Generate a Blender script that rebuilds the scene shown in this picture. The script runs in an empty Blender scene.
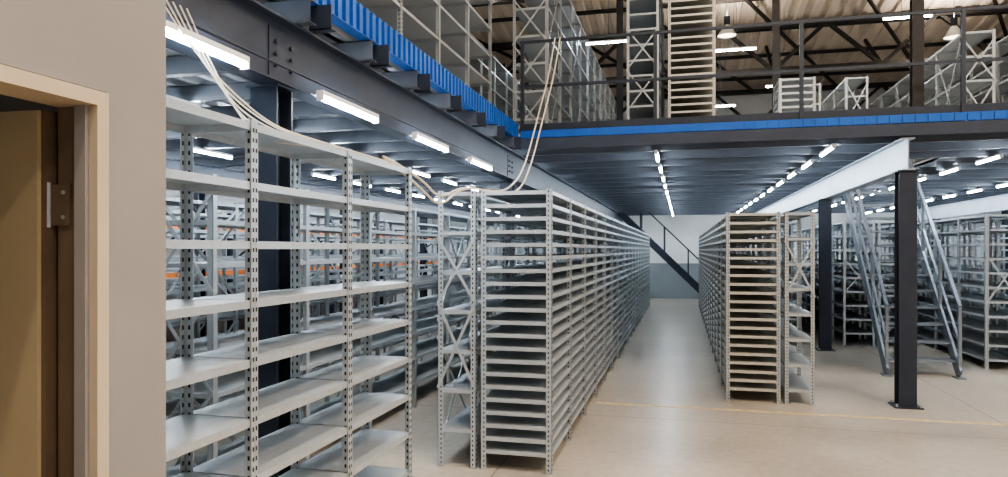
import bpy, math, random
from mathutils import Vector
random.seed(4)
scene = bpy.context.scene
try:
    scene.view_settings.look = 'AgX - Medium High Contrast'
except Exception as e:
    print(e)

# ---------------------------------------------------------------- materials
def mat(name, col, rough=0.5, metal=0.0, noise=0.0, nscale=8.0, emis=None, estr=0.0, bump=0.0, spec=None):
    m = bpy.data.materials.new(name); m.use_nodes = True
    nt = m.node_tree; b = nt.nodes['Principled BSDF']
    b.inputs['Base Color'].default_value = (*col, 1)
    b.inputs['Roughness'].default_value = rough
    b.inputs['Metallic'].default_value = metal
    if emis:
        b.inputs['Emission Color'].default_value = (*emis, 1)
        b.inputs['Emission Strength'].default_value = estr
    if noise > 0:
        tc = nt.nodes.new('ShaderNodeTexCoord')
        n = nt.nodes.new('ShaderNodeTexNoise'); n.inputs['Scale'].default_value = nscale
        n.inputs['Detail'].default_value = 6
        nt.links.new(tc.outputs['Object'], n.inputs['Vector'])
        r = nt.nodes.new('ShaderNodeMapRange')
        r.inputs['From Min'].default_value = 0.3; r.inputs['From Max'].default_value = 0.7
        r.inputs['To Min'].default_value = 1-noise; r.inputs['To Max'].default_value = 1+noise
        nt.links.new(n.outputs['Fac'], r.inputs['Value'])
        v = nt.nodes.new('ShaderNodeVectorMath'); v.operation = 'SCALE'
        v.inputs[0].default_value = col
        nt.links.new(r.outputs[0], v.inputs['Scale'])
        nt.links.new(v.outputs[0], b.inputs['Base Color'])
        if bump > 0:
            bp = nt.nodes.new('ShaderNodeBump'); bp.inputs['Strength'].default_value = bump
            bp.inputs['Distance'].default_value = 0.01
            nt.links.new(n.outputs['Fac'], bp.inputs['Height'])
            nt.links.new(bp.outputs[0], b.inputs['Normal'])
    return m

GALV = mat('galvanised_steel', (0.53,0.575,0.61), 0.38, 0.5, 0.06, 60)
GALVD = mat('galvanised_steel_dull', (0.42,0.455,0.48), 0.45, 0.45, 0.06, 40)
GALVW = mat('galvanised_steel_warm', (0.52,0.51,0.47), 0.42, 0.4, 0.05, 40)
HOLE = mat('slot_hole_dark', (0.015,0.017,0.02), 0.9)
DARK = mat('dark_painted_steel', (0.020,0.028,0.045), 0.45, 0.1, 0.15, 10)
BEAM = mat('grey_blue_beam_paint', (0.032,0.042,0.066), 0.45, 0.15, 0.15, 6)
BEAMG = mat('galvanised_beam', (0.36,0.41,0.48), 0.42, 0.4, 0.1, 6)
BLUE = mat('blue_decking', (0.012,0.10,0.42), 0.4, 0.1, 0.1, 6)
DECK = mat('deck_underside', (0.44,0.46,0.49), 0.45, 0.3, 0.1, 6)
STAIR = mat('stair_grey_steel', (0.20,0.23,0.27), 0.42, 0.45, 0.1, 10)
BLACK = mat('black_truss_paint', (0.010,0.009,0.009), 0.6)
WALLG = mat('grey_plaster', (0.27,0.26,0.255), 0.85, 0, 0.05, 3, bump=0.1)
WALLW = mat('white_plaster', (0.70,0.71,0.71), 0.85, 0, 0.04, 2)
WALLD = mat('grey_dado_paint', (0.22,0.24,0.26), 0.7, 0, 0.05, 2)
FRAME = mat('beige_door_frame_paint', (0.52,0.44,0.33), 0.45, 0, 0.04, 5)
DOORM = mat('khaki_door_paint', (0.40,0.335,0.22), 0.5, 0, 0.05, 3)
BROWN = mat('brown_jamb', (0.13,0.095,0.065), 0.5, 0, 0.1, 5)
ROOFM = mat('beige_roof_insulation', (0.66,0.57,0.47), 0.8, 0, 0.06, 1.5)
CABLE = mat('white_cable', (0.72,0.66,0.56), 0.5)
ORANGE = mat('orange_paint', (0.75,0.20,0.03), 0.5)
YEL = mat('worn_yellow_line', (0.60,0.46,0.22), 0.6, 0, 0.3, 12)
WHITE = mat('white_housing', (0.8,0.8,0.8), 0.5)
TUBE = mat('led_tube_glow', (1,1,1), 0.5, emis=(0.82,0.92,1.0), estr=170)
TUBEW = mat('lamp_glow_warm', (1,1,1), 0.5, emis=(1.0,0.82,0.62), estr=6)

def floor_mat():
    m = bpy.data.materials.new('polished_concrete'); m.use_nodes = True
    nt = m.node_tree; b = nt.nodes['Principled BSDF']; L = nt.links.new
    g = nt.nodes.new('ShaderNodeNewGeometry')
    n1 = nt.nodes.new('ShaderNodeTexNoise'); n1.inputs['Scale'].default_value = 0.7; n1.inputs['Detail'].default_value = 8
    n2 = nt.nodes.new('ShaderNodeTexNoise'); n2.inputs['Scale'].default_value = 14; n2.inputs['Detail'].default_value = 8
    L(g.outputs['Position'], n1.inputs['Vector']); L(g.outputs['Position'], n2.inputs['Vector'])
    mx = nt.nodes.new('ShaderNodeMath'); mx.operation = 'MULTIPLY_ADD'
    L(n2.outputs['Fac'], mx.inputs[0]); mx.inputs[1].default_value = 0.5; L(n1.outputs['Fac'], mx.inputs[2])
    cr = nt.nodes.new('ShaderNodeValToRGB')
    cr.color_ramp.elements[0].position = 0.48; cr.color_ramp.elements[0].color = (0.27,0.24,0.20,1)
    cr.color_ramp.elements[1].position = 0.98; cr.color_ramp.elements[1].color = (0.48,0.43,0.365,1)
    L(mx.outputs[0], cr.inputs[0])
    sp = nt.nodes.new('ShaderNodeSeparateXYZ'); L(g.outputs['Position'], sp.inputs[0])
    outs = []
    for ax, off in (('X', 1.35), ('Y', 1.6)):
        a = nt.nodes.new('ShaderNodeMath'); a.operation = 'ADD'; L(sp.outputs[ax], a.inputs[0]); a.inputs[1].default_value = off
        p = nt.nodes.new('ShaderNodeMath'); p.operation = 'PINGPONG'; L(a.outputs[0], p.inputs[0]); p.inputs[1].default_value = 2.15
        c = nt.nodes.new('ShaderNodeMath'); c.operation = 'LESS_THAN'; L(p.outputs[0], c.inputs[0]); c.inputs[1].default_value = 0.007
        outs.append(c)
    mxx = nt.nodes.new('ShaderNodeMath'); mxx.operation = 'MAXIMUM'; L(outs[0].outputs[0], mxx.inputs[0]); L(outs[1].outputs[0], mxx.inputs[1])
    mix = nt.nodes.new('ShaderNodeMix'); mix.data_type = 'RGBA'
    L(mxx.outputs[0], mix.inputs['Factor']); L(cr.outputs[0], mix.inputs['A']); mix.inputs['B'].default_value = (0.17,0.14,0.11,1)
    L(mix.outputs['Result'], b.inputs['Base Color'])
    r = nt.nodes.new('ShaderNodeMapRange'); r.inputs['To Min'].default_value = 0.2; r.inputs['To Max'].default_value = 0.48
    L(n1.outputs['Fac'], r.inputs['Value']); L(r.outputs[0], b.inputs['Roughness'])
    return m
FLOORM = floor_mat()

# ---------------------------------------------------------------- mesh builder
class B:
    def __init__(s): s.v=[]; s.f=[]; s.m=[]; s.ml=[]
    def mi(s, m):
        if m not in s.ml: s.ml.append(m)
        return s.ml.index(m)
    def box(s, x0,y0,z0,x1,y1,z1, m):
        if x1<x0: x0,x1=x1,x0
        if y1<y0: y0,y1=y1,y0
        if z1<z0: z0,z1=z1,z0
        n=len(s.v)
        s.v += [(x0,y0,z0),(x1,y0,z0),(x1,y1,z0),(x0,y1,z0),(x0,y0,z1),(x1,y0,z1),(x1,y1,z1),(x0,y1,z1)]
        s.f += [(n,n+3,n+2,n+1),(n+4,n+5,n+6,n+7),(n,n+1,n+5,n+4),(n+1,n+2,n+6,n+5),(n+2,n+3,n+7,n+6),(n+3,n,n+4,n+7)]
        s.m += [s.mi(m)]*6
    def bar(s, p0, p1, w, t, m, up=(0,0,1)):
        p0=Vector(p0); p1=Vector(p1); d=(p1-p0).normalized(); u=Vector(up)
        if abs(d.dot(u))>0.98: u=Vector((0,1,0))
        a=d.cross(u).normalized()*(w/2); b=a.cross(d).normalized()*(t/2)
        n=len(s.v)
        for p in (p0,p1):
            for q in (-a-b, a-b, a+b, -a+b): s.v.append(tuple(p+q))
        s.f += [(n,n+1,n+2,n+3),(n+7,n+6,n+5,n+4)]
        for i in range(4):
            j=(i+1)%4; s.f.append((n+i,n+4+i,n+4+j,n+j))
        s.m += [s.mi(m)]*6
    def cyl(s, p0, p1, r, m, k=10):
        p0=Vector(p0); p1=Vector(p1); d=(p1-p0).normalized(); u=Vector((0,0,1))
        if abs(d.dot(u))>0.98: u=Vector((0,1,0))
        a=d.cross(u).normalized(); b=a.cross(d).normalized(); n=len(s.v)
        for p in (p0,p1):
            for i in range(k):
                t=2*math.pi*i/k; s.v.append(tuple(p+a*math.cos(t)*r+b*math.sin(t)*r))
        for i in range(k):
            j=(i+1)%k; s.f.append((n+i,n+j,n+k+j,n+k+i))
        s.f += [tuple(range(n+k-1,n-1,-1)), tuple(range(n+k,n+2*k))]
        s.m += [s.mi(m)]*(k+2)
    def ibeam_y(s, x, y0,y1, z0,z1, w, m, t=0.012):
        s.box(x-w/2,y0,z0,x+w/2,y1,z0+t,m); s.box(x-w/2,y0,z1-t,x+w/2,y1,z1,m); s.box(x-t/2,y0,z0+t,x+t/2,y1,z1-t,m)
    def hcol(s, x,y,z0,z1,w,m,t=0.012):
        s.box(x-w/2,y-w/2,z0,x+w/2,y-w/2+t,z1,m); s.box(x-w/2,y+w/2-t,z0,x+w/2,y+w/2,z1,m); s.box(x-t/2,y-w/2+t,z0,x+t/2,y+w/2-t,z1,m)
    def mesh(s, name):
        me=bpy.data.meshes.new(name); me.from_pydata(s.v,[],s.f)
        for m in s.ml: me.materials.append(m)
        me.polygons.foreach_set('material_index', s.m); me.update(); return me
    def obj(s, name, parent=None):
        o=bpy.data.objects.new(name, s.mesh(name)); scene.collection.objects.link(o)
        if parent: o.parent=parent
        return o

# ---------------------------------------------------------------- room shell
b=B(); b.box(-9,-5,-0.1,11,24.6,0,FLOORM); b.obj('floor')
b=B(); b.box(-9,24.5,0,11,24.7,1.2,WALLD); b.box(-9,24.5,1.2,11,24.7,7.0,WALLW); b.obj('wall_far')
def sidewall(x0,x1,name):
    b=B()
    b.v=[(x0,-5,0),(x1,-5,0),(x1,24.7,0),(x0,24.7,0),(x0,-5,10.4),(x1,-5,10.4),(x1,24.7,6.9),(x0,24.7,6.9)]
    b.f=[(0,3,2,1),(4,5,6,7),(0,1,5,4),(1,2,6,5),(2,3,7,6),(3,0,4,7)]; b.m=[b.mi(WALLW)]*6; b.obj(name)
sidewall(-9.2,-9,'wall_left'); sidewall(11,11.2,'wall_right')

def roofz(y): return 6.9+(24.7-y)*0.118
b=B()
x=-9.2
zs=[0,0,-0.05,-0.05]; xs=[0,0.16,0.20,0.34]
pts=[]
while x<11.2:
    for dx,z in zip(xs,zs): pts.append((x+dx,z))
    x+=0.38
for (px,pz) in pts:
    b.v += [(px,-5,pz+roofz(-5)),(px,24.7,pz+roofz(24.7))]
for i in range(len(pts)-1):
    b.f.append((2*i,2*i+2,2*i+3,2*i+1)); b.m.append(b.mi(ROOFM))
b.obj('ceiling')

# office wall with door
XW=-1.38; XI=-1.48; DY0=0.55; DY1=1.395; DZ=2.0; TW=0.035
b=B()
b.box(XI,DY1+0.04,0,XW,1.64,3.3,WALLG)
b.box(XI,-3,0,XW,DY0-0.04,3.3,WALLG)
b.box(XI,DY0-0.04,DZ+0.04,XW,DY1+0.04,3.3,WALLG)
b.box(-5,1.54,0,XI,1.64,3.3,WALLG)
b.box(-5,-3,2.6,XI,1.54,2.7,WALLW)
b.box(-5.1,-3,0,-5,1.64,3.3,WALLG)
b.obj('wall_office')
b=B()
b.box(XW-0.012,DY1,0,XW+0.012,DY1+TW,DZ+TW,FRAME)
b.box(XW-0.012,DY0-TW,0,XW+0.012,DY0,DZ+TW,FRAME)
b.box(XW-0.012,DY0,DZ,XW+0.012,DY1,DZ+TW,FRAME)
b.box(XI-0.005,DY1,0,XW-0.045,DY1+0.038,DZ,BROWN)
b.box(XW-0.045,DY1-0.012,0,XW-0.012,DY1+0.03,DZ,WALLG)
b.box(XI-0.005,DY0-0.038,0,XW-0.012,DY0,DZ,FRAME)
b.box(XI-0.005,DY0,DZ,XW-0.012,DY1,DZ+0.038,FRAME)
b.box(XI-0.83,DY1-0.03,0.01,XI-0.035,DY1+0.012,DZ-0.01,DOORM)
b.box(XI-0.035,DY1-0.02,0.01,XI-0.02,DY1+0.012,DZ-0.01,BROWN)
for hz in (0.3,1.03,1.76):
    b.box(XI-0.018,DY1-0.008,hz-0.05,XI+0.035,DY1-0.001,hz+0.05,BROWN)
    b.cyl((XI-0.022,DY1-0.012,hz-0.055),(XI-0.022,DY1-0.012,hz+0.055),0.006,GALVD)
    for sz in (-0.03,0.03): b.cyl((XI+0.02,DY1-0.012,hz+sz),(XI+0.02,DY1-0.004,hz+sz),0.005,GALVD,8)
b.cyl((XI-0.76,DY1-0.03,1.0),(XI-0.76,DY1-0.08,1.0),0.012,GALV); b.cyl((XI-0.76,DY1-0.08,1.0),(XI-0.64,DY1-0.08,1.0),0.010,GALV)
b.obj('door_1')

# ---------------------------------------------------------------- shelving
def rack(x0,x1,ys,z0,h,levels,m=GALV,ms=None,detail=0,brace_back=None,brace_end=(),name='shelving_rack',pw=0.04):
    ms=ms or m; b=B(); t=0.003
    for iy,y in enumerate(ys):
        first=(iy==0); last=(iy==len(ys)-1)
        for sx,xx in ((1,x0),(-1,x1)):
            ya,yb=(y,y+pw) if first else ((y-pw,y) if last else (y-pw/2,y+pw/2))
            b.box(xx,ya,z0,xx+sx*t,yb,z0+h,m)
            yc = ya if first else (yb-t if last else y-t/2)
            b.box(xx,yc,z0,xx+sx*pw,yc+t,z0+h,m)
            b.box(xx-sx*0.004,ya,z0,xx+sx*(pw+0.004),yb,z0+0.004,m)
            if detail>iy:
                k=int(h/0.036)
                for i in range(k):
                    z=z0+0.03+i*0.036
                    ym=(ya+yb)/2
                    for yo in (-0.0095,0.0095):
                        b.box(xx-0.0006*sx,ym+yo-0.004,z-0.008,xx+sx*(t+0.0006),ym+yo+0.004,z+0.008,HOLE)
                    b.box(xx+sx*pw*0.5,yc-0.0006,z-0.008,xx+sx*pw*0.72,yc+t+0.0006,z+0.008,HOLE)
    for i in range(len(ys)-1):
        ya,yb=ys[i],ys[i+1]
        for z in levels:
            zz=z0+z; xa,xb=x0+0.006,x1-0.006; y1,y2=ya+0.006,yb-0.006
            lp=0.028
            b.box(xa,y1,zz-0.002,xb,y2,zz,ms)
            b.box(xa,y1,zz-lp,xa+0.002,y2,zz-0.002,ms); b.box(xb-0.002,y1,zz-lp,xb,y2,zz-0.002,ms)
            b.box(xa+0.002,y1,zz-lp,xb-0.002,y1+0.002,zz-0.002,ms); b.box(xa+0.002,y2-0.002,zz-lp,xb-0.002,y2,zz-0.002,ms)
        if brace_back is not None and i%2==0:
            xb_=x0-0.004 if brace_back<0 else x1+0.004
            nseg=max(1,int(h/1.0)); sh=h/nseg
            for k in range(nseg):
                za=z0+k*sh+0.06; zb=z0+(k+1)*sh-0.06
                b.bar((xb_,ya,za),(xb_,yb,zb),0.006,0.024,m); b.bar((xb_,ya,zb),(xb_,yb,za),0.006,0.024,m)
    for (za,zb) in brace_end:
        for y in (ys[0]-0.006,):
            b.bar((x0,y,z0+za),(x1,y,z0+zb),0.006,0.02,m); b.bar((x0,y-0.004,z0+zb),(x1,y-0.004,z0+za),0.006,0.02,m)
    return b.obj(name)

def rng(a,bb,n): return [a+(bb-a)*i/n for i in range(n+1)]
def lv(top,sp,low=0.08):
    r=[]; z=top
    while z>low: r.append(z); z-=sp
    return r
rack(-1.80,-1.50,[1.72,2.233,2.985,3.75],0,2.12,lv(2.11,0.214),detail=9)
rack(-1.47,-0.93,rng(5.06,21.0,17),0,2.10,lv(2.09,0.097),detail=6)
rack(-1.81,-1.51,rng(5.06,21.0,17),0,2.10,lv(2.09,0.30),detail=3,brace_back=-1,brace_end=((0.6,1.25),(1.25,1.75)))
rack(0.46,1.02,rng(8.0,21.0,14),0,2.06,lv(2.05,0.095),m=GALVD,ms=GALVW,detail=3)  # shelf steel tinted beige, warm light from the front put into the colour
rack(1.06,1.36,rng(8.0,21.0,14),0,2.06,lv(2.05,0.27),m=GALVD,brace_end=((1.15,1.75),),detail=2)
for k,(xa,ya) in enumerate(((-3.15,3.6),(-4.6,2.4),(-6.0,2.4))):
    rack(xa,xa+0.45,rng(ya,21.0,16),0,2.1,lv(2.09,0.26),m=GALVD,brace_back=-1 if k%2==0 else 1,brace_end=((0.2,0.8),(0.8,1.4),(1.4,2.0)))
rack(2.7,3.2,rng(13.2,21.0,8),0,2.15,lv(2.14,0.24),brace_end=((0.9,1.5),))
rack(3.25,3.7,rng(13.2,21.0,8),0,2.15,lv(2.14,0.18))
rack(1.75,2.0,rng(13.0,21.0,8),0,2.15,lv(2.14,0.24))
rack(4.05,4.5,rng(11.0,21.0,10),0,2.15,lv(2.14,0.20),brace_end=((0.9,1.6),),detail=2)
rack(4.55,5.0,rng(11.0,21.0,10),0,2.15,lv(2.14,0.20))
rack(6.2,6.45,rng(11.0,21.0,10),0,2.15,lv(2.14,0.24),brace_back=1)
rack(8.2,8.7,rng(11.0,21.0,10),0,2.15,lv(2.14,0.24),brace_back=1)
# orange-beam pallet rack along the left wall
b=B()
ys=rng(2.4,21,8)
for y in ys:
    for x in (-8.4,-7.5):
        b.box(x-0.04,y-0.04,0,x+0.04,y+0.04,2.35,BEAM)
    for z in (0.2,0.8,1.4): b.bar((-8.4,y,z),(-7.5,y,z+0.6),0.03,0.03,BEAM)
for i in range(8):
    for z in (0.5,1.25,2.0):
        for x in (-8.4,-7.5): b.box(x-0.025,ys[i]+0.04,z-0.05,x+0.025,ys[i+1]-0.04,z+0.05,ORANGE)
        b.box(-8.37,ys[i]+0.06,z+0.05,-7.53,ys[i+1]-0.06,z+0.065,GALV)
b.obj('pallet_rack')

# ---------------------------------------------------------------- mezzanine
b=B()
YF=8.1
def deck(x0,x1,y0,y1):
    pts=[];x=x0;p=[(0,3.0),(0.09,3.0),(0.12,2.955),(0.18,2.955)]
    while x<x1-0.01:
        for dx,z in p:
            if x+dx<=x1: pts.append((x+dx,z))
        x+=0.21
    pts.append((x1,3.0)); n=len(b.v)
    for q in pts: b.v += [(q[0],y0,q[1]),(q[0],y1,q[1])]
    for i in range(len(pts)-1):
        b.f.append((n+2*i,n+2*i+2,n+2*i+3,n+2*i+1)); b.m.append(b.mi(DECK))
    b.box(x0,y0,3.0,x1,y1,3.03,DECK)
deck(-8.9,-1.95,1.7,24.4)
deck(-1.95,2.5,YF,24.4)
deck(2.5,3.6,YF,10.7); deck(2.5,3.6,13.4,24.4)
deck(3.6,10.9,YF,24.4)
DECKJ=mat('joist_steel',(0.085,0.095,0.115),0.42,0.3,0.1,6)
def cj(xa,xb,y):
    b.box(xa,y,2.83,xb,y+0.004,2.95,DECKJ); b.box(xa,y,2.826,xb,y+0.06,2.83,DECKJ); b.box(xa,y,2.946,xb,y+0.06,2.95,DECKJ)
y=1.75
while y<24.3:
    cj(-8.9,-1.86,y)
    if y>YF:
        if 10.7<y<13.4: cj(-1.86,2.48,y); cj(3.6,10.9,y)
        else: cj(-1.86,10.9,y)
    y+=0.75
for xx,y0,mm in ((-2.0,1.66,BEAM),(2.28,YF,BEAMG),(-6.4,1.66,BEAM),(6.6,YF,BEAMG)):
    b.ibeam_y(xx,y0,24.4,2.485,2.82,0.13,mm)
y=1.8
while y<8.0:
    b.box(-1.93,y+0.06,2.82,-1.80,y+0.068,2.95,BEAM); b.box(-1.93,y+0.06,2.82,-1.80,y+0.12,2.826,BEAM)
    y+=0.75
def fascia_y(x,y0,y1):
    b.box(x-0.004,y0,2.96,x,y1,3.14,BLUE)
    yy=y0
    while yy<y1-0.05:
        b.box(x,yy,2.965,x+0.022,yy+0.045,3.135,BLUE); yy+=0.09
    b.box(x-0.05,y0,2.952,x+0.03,y1,2.958,BLUE)
def fascia_x(y,x0,x1):
    b.box(x0,y,2.97,x1,y+0.004,3.06,BLUE)
    xx=x0
    while xx<x1-0.05:
        b.box(xx,y-0.010,2.975,xx+0.10,y,3.05,BLUE); xx+=0.12
    b.box(x0,y-0.01,2.84,x1,y-0.004,2.965,BEAM)
fascia_y(-1.90,1.7,YF-0.03); fascia_x(YF-0.01,-1.86,10.9)
def col(x,y,w,z1,mm=DARK):
    b.hcol(x,y,0.015,z1,w,mm)
    b.box(x-w*0.8,y-w*0.8,0,x+w*0.8,y+w*0.8,0.015,mm)
    for sx in (-1,1):
        for sy in (-1,1): b.cyl((x+sx*w*0.66,y+sy*w*0.66,0.015),(x+sx*w*0.66,y+sy*w*0.66,0.04),0.012,GALVD,6)
    b.box(x-w*0.6,y-w*0.6,z1-0.012,x+w*0.6,y+w*0.6,z1,mm)
for xx in (2.28,6.6):
    for yy in (8.2,12.5,16.8,21.1): col(xx,yy,0.17,2.485)
for yy in (3.2,8.2,12.5,16.8,21.1): col(-2.05,yy,0.15,2.485); col(-6.4,yy,0.15,2.485)
for yy in (3.2,8.1):
    b.box(-2.012,yy-0.12,2.52,-1.988,yy+0.12,2.77,BEAM)
    for dz in (0.06,0.12,0.18):
        for dy in (-0.07,0.07): b.cyl((-1.988,yy+dy,2.52+dz),(-1.972,yy+dy,2.52+dz),0.012,BEAM,6)
b.cyl((-1.92,2.3,2.56),(-1.92,8.0,2.56),0.006,DARK,8)
b.obj('mezzanine_platform')

# guard rail
b=B()
x=-1.85
while x<10.9:
    b.box(x-0.02,YF+0.03,3.03,x+0.02,YF+0.07,4.13,DARK); x+=1.55
for z in (3.58,4.11): b.box(-1.88,YF+0.035,z,10.85,YF+0.07,z+0.03,DARK)
b.box(-1.88,YF+0.05,3.05,10.85,YF+0.056,3.15,DARK)
b.obj('guard_railing')

# ---------------------------------------------------------------- upper-level racks
U=3.035
rack(-2.75,-2.3,rng(3.6,8.4,5),U,2.4,lv(2.39,0.34),m=GALVD,brace_back=-1,detail=3)
rack(-4.2,-3.75,rng(3.0,21,18),U,2.6,lv(2.59,0.34),m=GALVD,brace_back=-1)
rack(-2.15,-1.68,rng(8.9,21,12),U,2.5,lv(2.49,0.36),m=GALVD,ms=GALVD,detail=3,brace_end=((0.1,0.7),(0.7,1.3),(1.3,1.9),(1.9,2.4)),brace_back=1)
rack(-0.78,-0.32,rng(10.2,13.0,3),U,2.9,lv(2.89,0.22),m=GALVD,brace_end=((0.6,1.2),(1.2,1.8)))
rack(-0.2,0.45,rng(10.2,15.0,5),U,2.9,lv(2.89,0.105),m=GALVW,detail=2)
rack(1.35,1.85,[10.8,11.4],U,1.1,lv(1.09,0.1),m=GALV)
rack(2.0,2.4,rng(13.5,21,7),U,1.6,lv(1.59,0.35),m=GALVD,brace_back=1)
rack(3.0,3.4,rng(14.5,21,6),U,1.9,lv(1.89,0.35),m=GALVD,brace_back=1,brace_end=((0.2,1.0),(1.0,1.8)))
rack(3.7,4.1,rng(10.8,21,10),U,1.6,lv(1.59,0.33),m=GALVD,brace_back=-1,brace_end=((0.2,0.9),(0.9,1.5)))
rack(4.8,5.2,rng(10.5,21,10),U,1.9,lv(1.89,0.33),m=GALVD,brace_back=1,brace_end=((0.2,1.0),(1.0,1.8)))
rack(5.8,6.2,rng(10.0,21,11),U,2.2,lv(2.19,0.33),m=GALVD,brace_back=-1,brace_end=((0.2,1.1),(1.1,2.0)))
rack(7.2,7.7,rng(10.5,21,10),U,2.4,lv(2.39,0.33),m=GALVD,brace_back=-1)

# ---------------------------------------------------------------- roof trusses and columns
for yt in (4.0,9.0,14.0,19.0,24.0):
    b=B()
    zt=roofz(yt)-0.2; zb=zt-1.15
    for z in (zb,zt): b.box(-9,yt-0.07,z-0.07,11,yt+0.07,z+0.07,BLACK)
    x=-9;k=0
    while x<10.9:
        b.bar((x,yt,zb if k%2 else zt),(x+1.25,yt,zt if k%2 else zb),0.09,0.09,BLACK)
        x+=1.25;k+=1
    x=-7.75
    while x<10.5 and yt<20:
        z2=roofz(yt+5)-0.2
        b.bar((x,yt,zb),(x,yt+1.6,roofz(yt+1.6)-0.1),0.07,0.07,BLACK,up=(1,0,0))
        b.bar((x,yt,zt),(x+2.5,yt+5,z2),0.07,0.07,BLACK)
        x+=2.5
    b.obj('roof_truss')
b=B()
y=-4
while y<24.5:
    z=roofz(y); b.box(-9,y,z-0.15,11,y+0.06,z-0.06,BLACK); y+=1.8
b.obj('roof_purlins')
for (x,y) in ((2.62,9.0),(-1.2,14.0),(1.7,14.0),(-8.8,9.0),(6.8,14.0),(-3.3,9.0)):
    b=B(); b.hcol(x,y,3.035,roofz(y)-1.43,0.12,BLACK); b.box(x-0.1,y-0.1,3.035,x+0.1,y+0.1,3.045,BLACK); b.obj('roof_support_column')

# ---------------------------------------------------------------- staircase
b=B()
sx0,sx1=2.6,3.45; y0,y1=10.15,13.0; H=3.03
for xx in (sx0,sx1):
    b.bar((xx,y0,0.05),(xx,y1,H-0.02),0.03,0.17,STAIR,up=(0,0,1))
    b.bar((xx,y0,0.92),(xx,y1+0.0,H+0.87),0.04,0.04,STAIR)
    b.bar((xx,y0+0.05,0.5),(xx,y1,H+0.45),0.03,0.03,STAIR)
    for k in range(5):
        t=k/4; yy=y0+(y1-y0)*t; zz=0.05+(H-0.07)*t
        b.box(xx-0.018,yy-0.018,max(0,zz),xx+0.018,yy+0.018,zz+0.87,STAIR)
    b.box(xx-0.05,y0-0.08,0,xx+0.05,y0+0.12,0.012,STAIR)
n=14
for i in range(1,n):
    t=i/n; yy=y0+(y1-y0)*t; zz=H*t
    b.box(sx0+0.01,yy-0.12,zz-0.03,sx1-0.01,yy+0.12,zz,STAIR)
b.obj('steel_staircase')
b=B()
for yy in (22.3,23.1):
    b.bar((-2.0,yy,2.9),(0.9,yy,0.05),0.05,0.2,DARK); b.bar((-2.0,yy,3.8),(0.9,yy,0.95),0.04,0.04,DARK)
    for k in range(5):
        t=k/4; b.box(-2+2.9*t-0.02,yy-0.02,max(0,2.9-2.85*t),-2+2.9*t+0.02,yy+0.02,3.8-2.85*t,DARK)
for i in range(1,14):
    t=i/14; b.box(-2+2.9*t-0.12,22.32,2.95-2.9*t-0.03,-2+2.9*t+0.12,23.08,2.95-2.9*t,DARK)
b.obj('steel_staircase')

b=B(); b.box(-0.9,7.55,0,10.9,7.61,0.002,YEL); b.obj('floor_marking_line')

# ---------------------------------------------------------------- lights
b=B(); L=0.72
b.box(-0.02,-L/2,0.0,0.02,L/2,0.025,WHITE); b.cyl((0,-L/2+0.01,-0.014),(0,L/2-0.01,-0.014),0.014,TUBE,12)
b.box(-0.02,-L/2,-0.03,0.02,-L/2+0.012,0,WHITE); b.box(-0.02,L/2-0.012,-0.03,0.02,L/2,0,WHITE)
tube_me=b.mesh('fluorescent_tube_light')
def tube(x,y,z):
    o=bpy.data.objects.new('fluorescent_tube_light',tube_me); o.location=(x,y,z); scene.collection.objects.link(o); return o
y=2.40
for i in range(4): tube(-1.90,y+1.38*i,2.49)
for xx in (-0.3,1.62,3.75,5.5,7.5):
    y=8.75
    while y<23.5:
        tube(xx,y,2.80); y+=1.33
for xx in (-2.35,-3.8,-5.4,-7.0):
    y=3.2
    while y<23.5: tube(xx,y,2.80); y+=1.33 if xx<-3 else 1.6
for (x,y,z) in ((0.9,13,5.2),(-1.25,12,5.2),(3.5,12.5,5.4),(2.2,17,5.4),(-3.2,6,5.9),(-3.2,11,5.9),(0.9,18,5.2),(-3.2,16,5.9)):
    o=tube(x,y,z); o.rotation_euler=(0,0,math.radians(90))
    bb=B()
    for dy in (-0.3,0.3): bb.cyl((dy,0,0.025),(dy,0,roofz(y)-z-0.06),0.004,DARK,6)
    bb.obj('suspension_wires',o)

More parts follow.
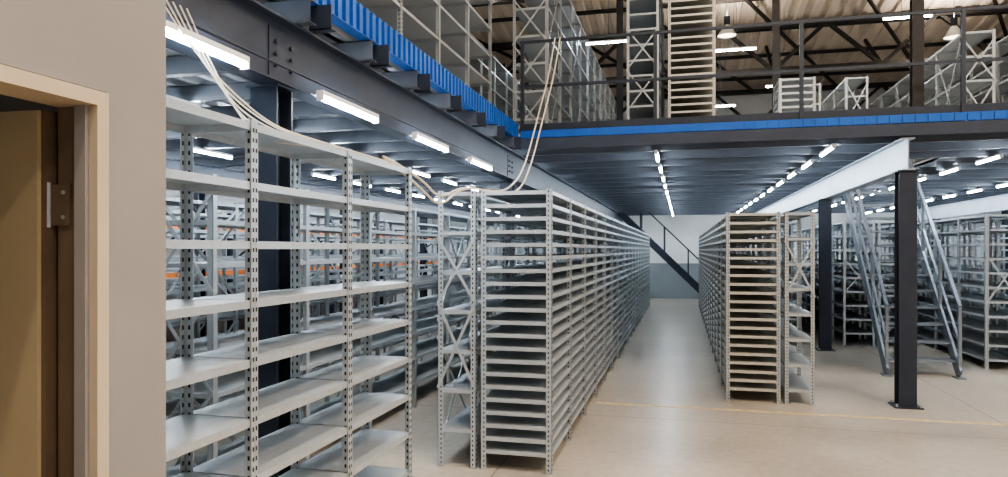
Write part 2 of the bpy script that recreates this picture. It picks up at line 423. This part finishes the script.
b=B(); k=20
b.cyl((0,0,0.25),(0,0,0.45),0.07,DARK,12)
n=len(b.v)
for r,z in ((0.07,0.25),(0.22,0.0)):
    for i in range(k): b.v.append((r*math.cos(2*math.pi*i/k),r*math.sin(2*math.pi*i/k),z))
for i in range(k):
    j=(i+1)%k; b.f.append((n+i,n+j,n+k+j,n+k+i)); b.m.append(b.mi(GALVD))
b.cyl((0,0,0.45),(0,0,1.1),0.01,DARK,6)
b.cyl((0,0,0.02),(0,0,0.03),0.2,TUBEW,20)
hb=b.mesh('high_bay_lamp')
for (x,y,p) in ((0.8,2.5,320),(5.0,3.0,480),(0.8,-2.5,260),(5.0,-2.5,320),(9,4,380),(-5.0,5.0,120),(1,11.5,120),(5,11.5,150),(1,17,130),(6,18,130),(-4,14,110)):
    o=bpy.data.objects.new('high_bay_lamp',hb); zz=roofz(y)-1.2; o.location=(x,y,zz); scene.collection.objects.link(o)
    l=bpy.data.lights.new('bulb','AREA'); l.shape='DISK'; l.size=0.38; l.energy=p; l.color=(1.0,0.84,0.68)
    lo=bpy.data.objects.new('bulb',l); lo.parent=o; lo.location=(0,0,0.0); scene.collection.objects.link(lo)
    l=bpy.data.lights.new('roof_fill_light','AREA'); l.shape='DISK'; l.size=0.3; l.energy=p*0.5+50; l.color=(1.0,0.86,0.72)  # added fill aimed upward to brighten the roof underside
    lo=bpy.data.objects.new('roof_fill_light',l); lo.parent=o; lo.location=(0,0,0.47); lo.rotation_euler=(math.pi,0,0); scene.collection.objects.link(lo)

# ---------------------------------------------------------------- cables
def cable(pts,r=0.006):
    c=bpy.data.curves.new('hanging_cable','CURVE'); c.dimensions='3D'; c.bevel_depth=r; c.bevel_resolution=2
    s=c.splines.new('NURBS'); s.points.add(len(pts)-1); s.order_u=3; s.use_endpoint_u=True
    for i,p in enumerate(pts): s.points[i].co=(*p,1)
    c.materials.append(CABLE)
    o=bpy.data.objects.new('hanging_cable',c); scene.collection.objects.link(o)
for k in range(2):
    e=0.06*k
    cable([(-1.52,3.4,2.14),(-1.55,4.0,2.10-e),(-1.6,4.5,1.99-e),(-1.6,5.0,2.13),(-1.50,5.6,2.125),(-1.45-e,6.2,2.16+e),(-1.44-e,6.7,2.45),(-1.42-e,7.3,3.1),(-1.41-e,7.9,3.7),(-1.38-e,8.05,4.12)],0.008)
for k in range(5):
    e=0.05*k
    cable([(-1.93,2.25+e*0.8,2.62),(-1.88,2.3+e,2.5-e*0.5),(-1.75,2.35+e*1.2,2.32-e),(-1.62,2.5+e,2.16-e*0.3),(-1.56,2.7+e,2.13),(-1.55,3.3+e,2.13)],0.0035)

# ---------------------------------------------------------------- world
w=bpy.data.worlds.new('World'); scene.world=w; w.use_nodes=True
w.node_tree.nodes['Background'].inputs[0].default_value=(1.0,0.92,0.84,1)
w.node_tree.nodes['Background'].inputs[1].default_value=0.45

# ---------------------------------------------------------------- camera
cam=bpy.data.cameras.new('camera'); co=bpy.data.objects.new('camera',cam); scene.collection.objects.link(co)
co.location=(0,0,1.65); co.rotation_euler=(math.radians(90),0,math.radians(14.3))
cam.sensor_width=36; cam.lens=25.0; cam.shift_y=0.0114; cam.clip_start=0.05; cam.clip_end=200
scene.camera=co
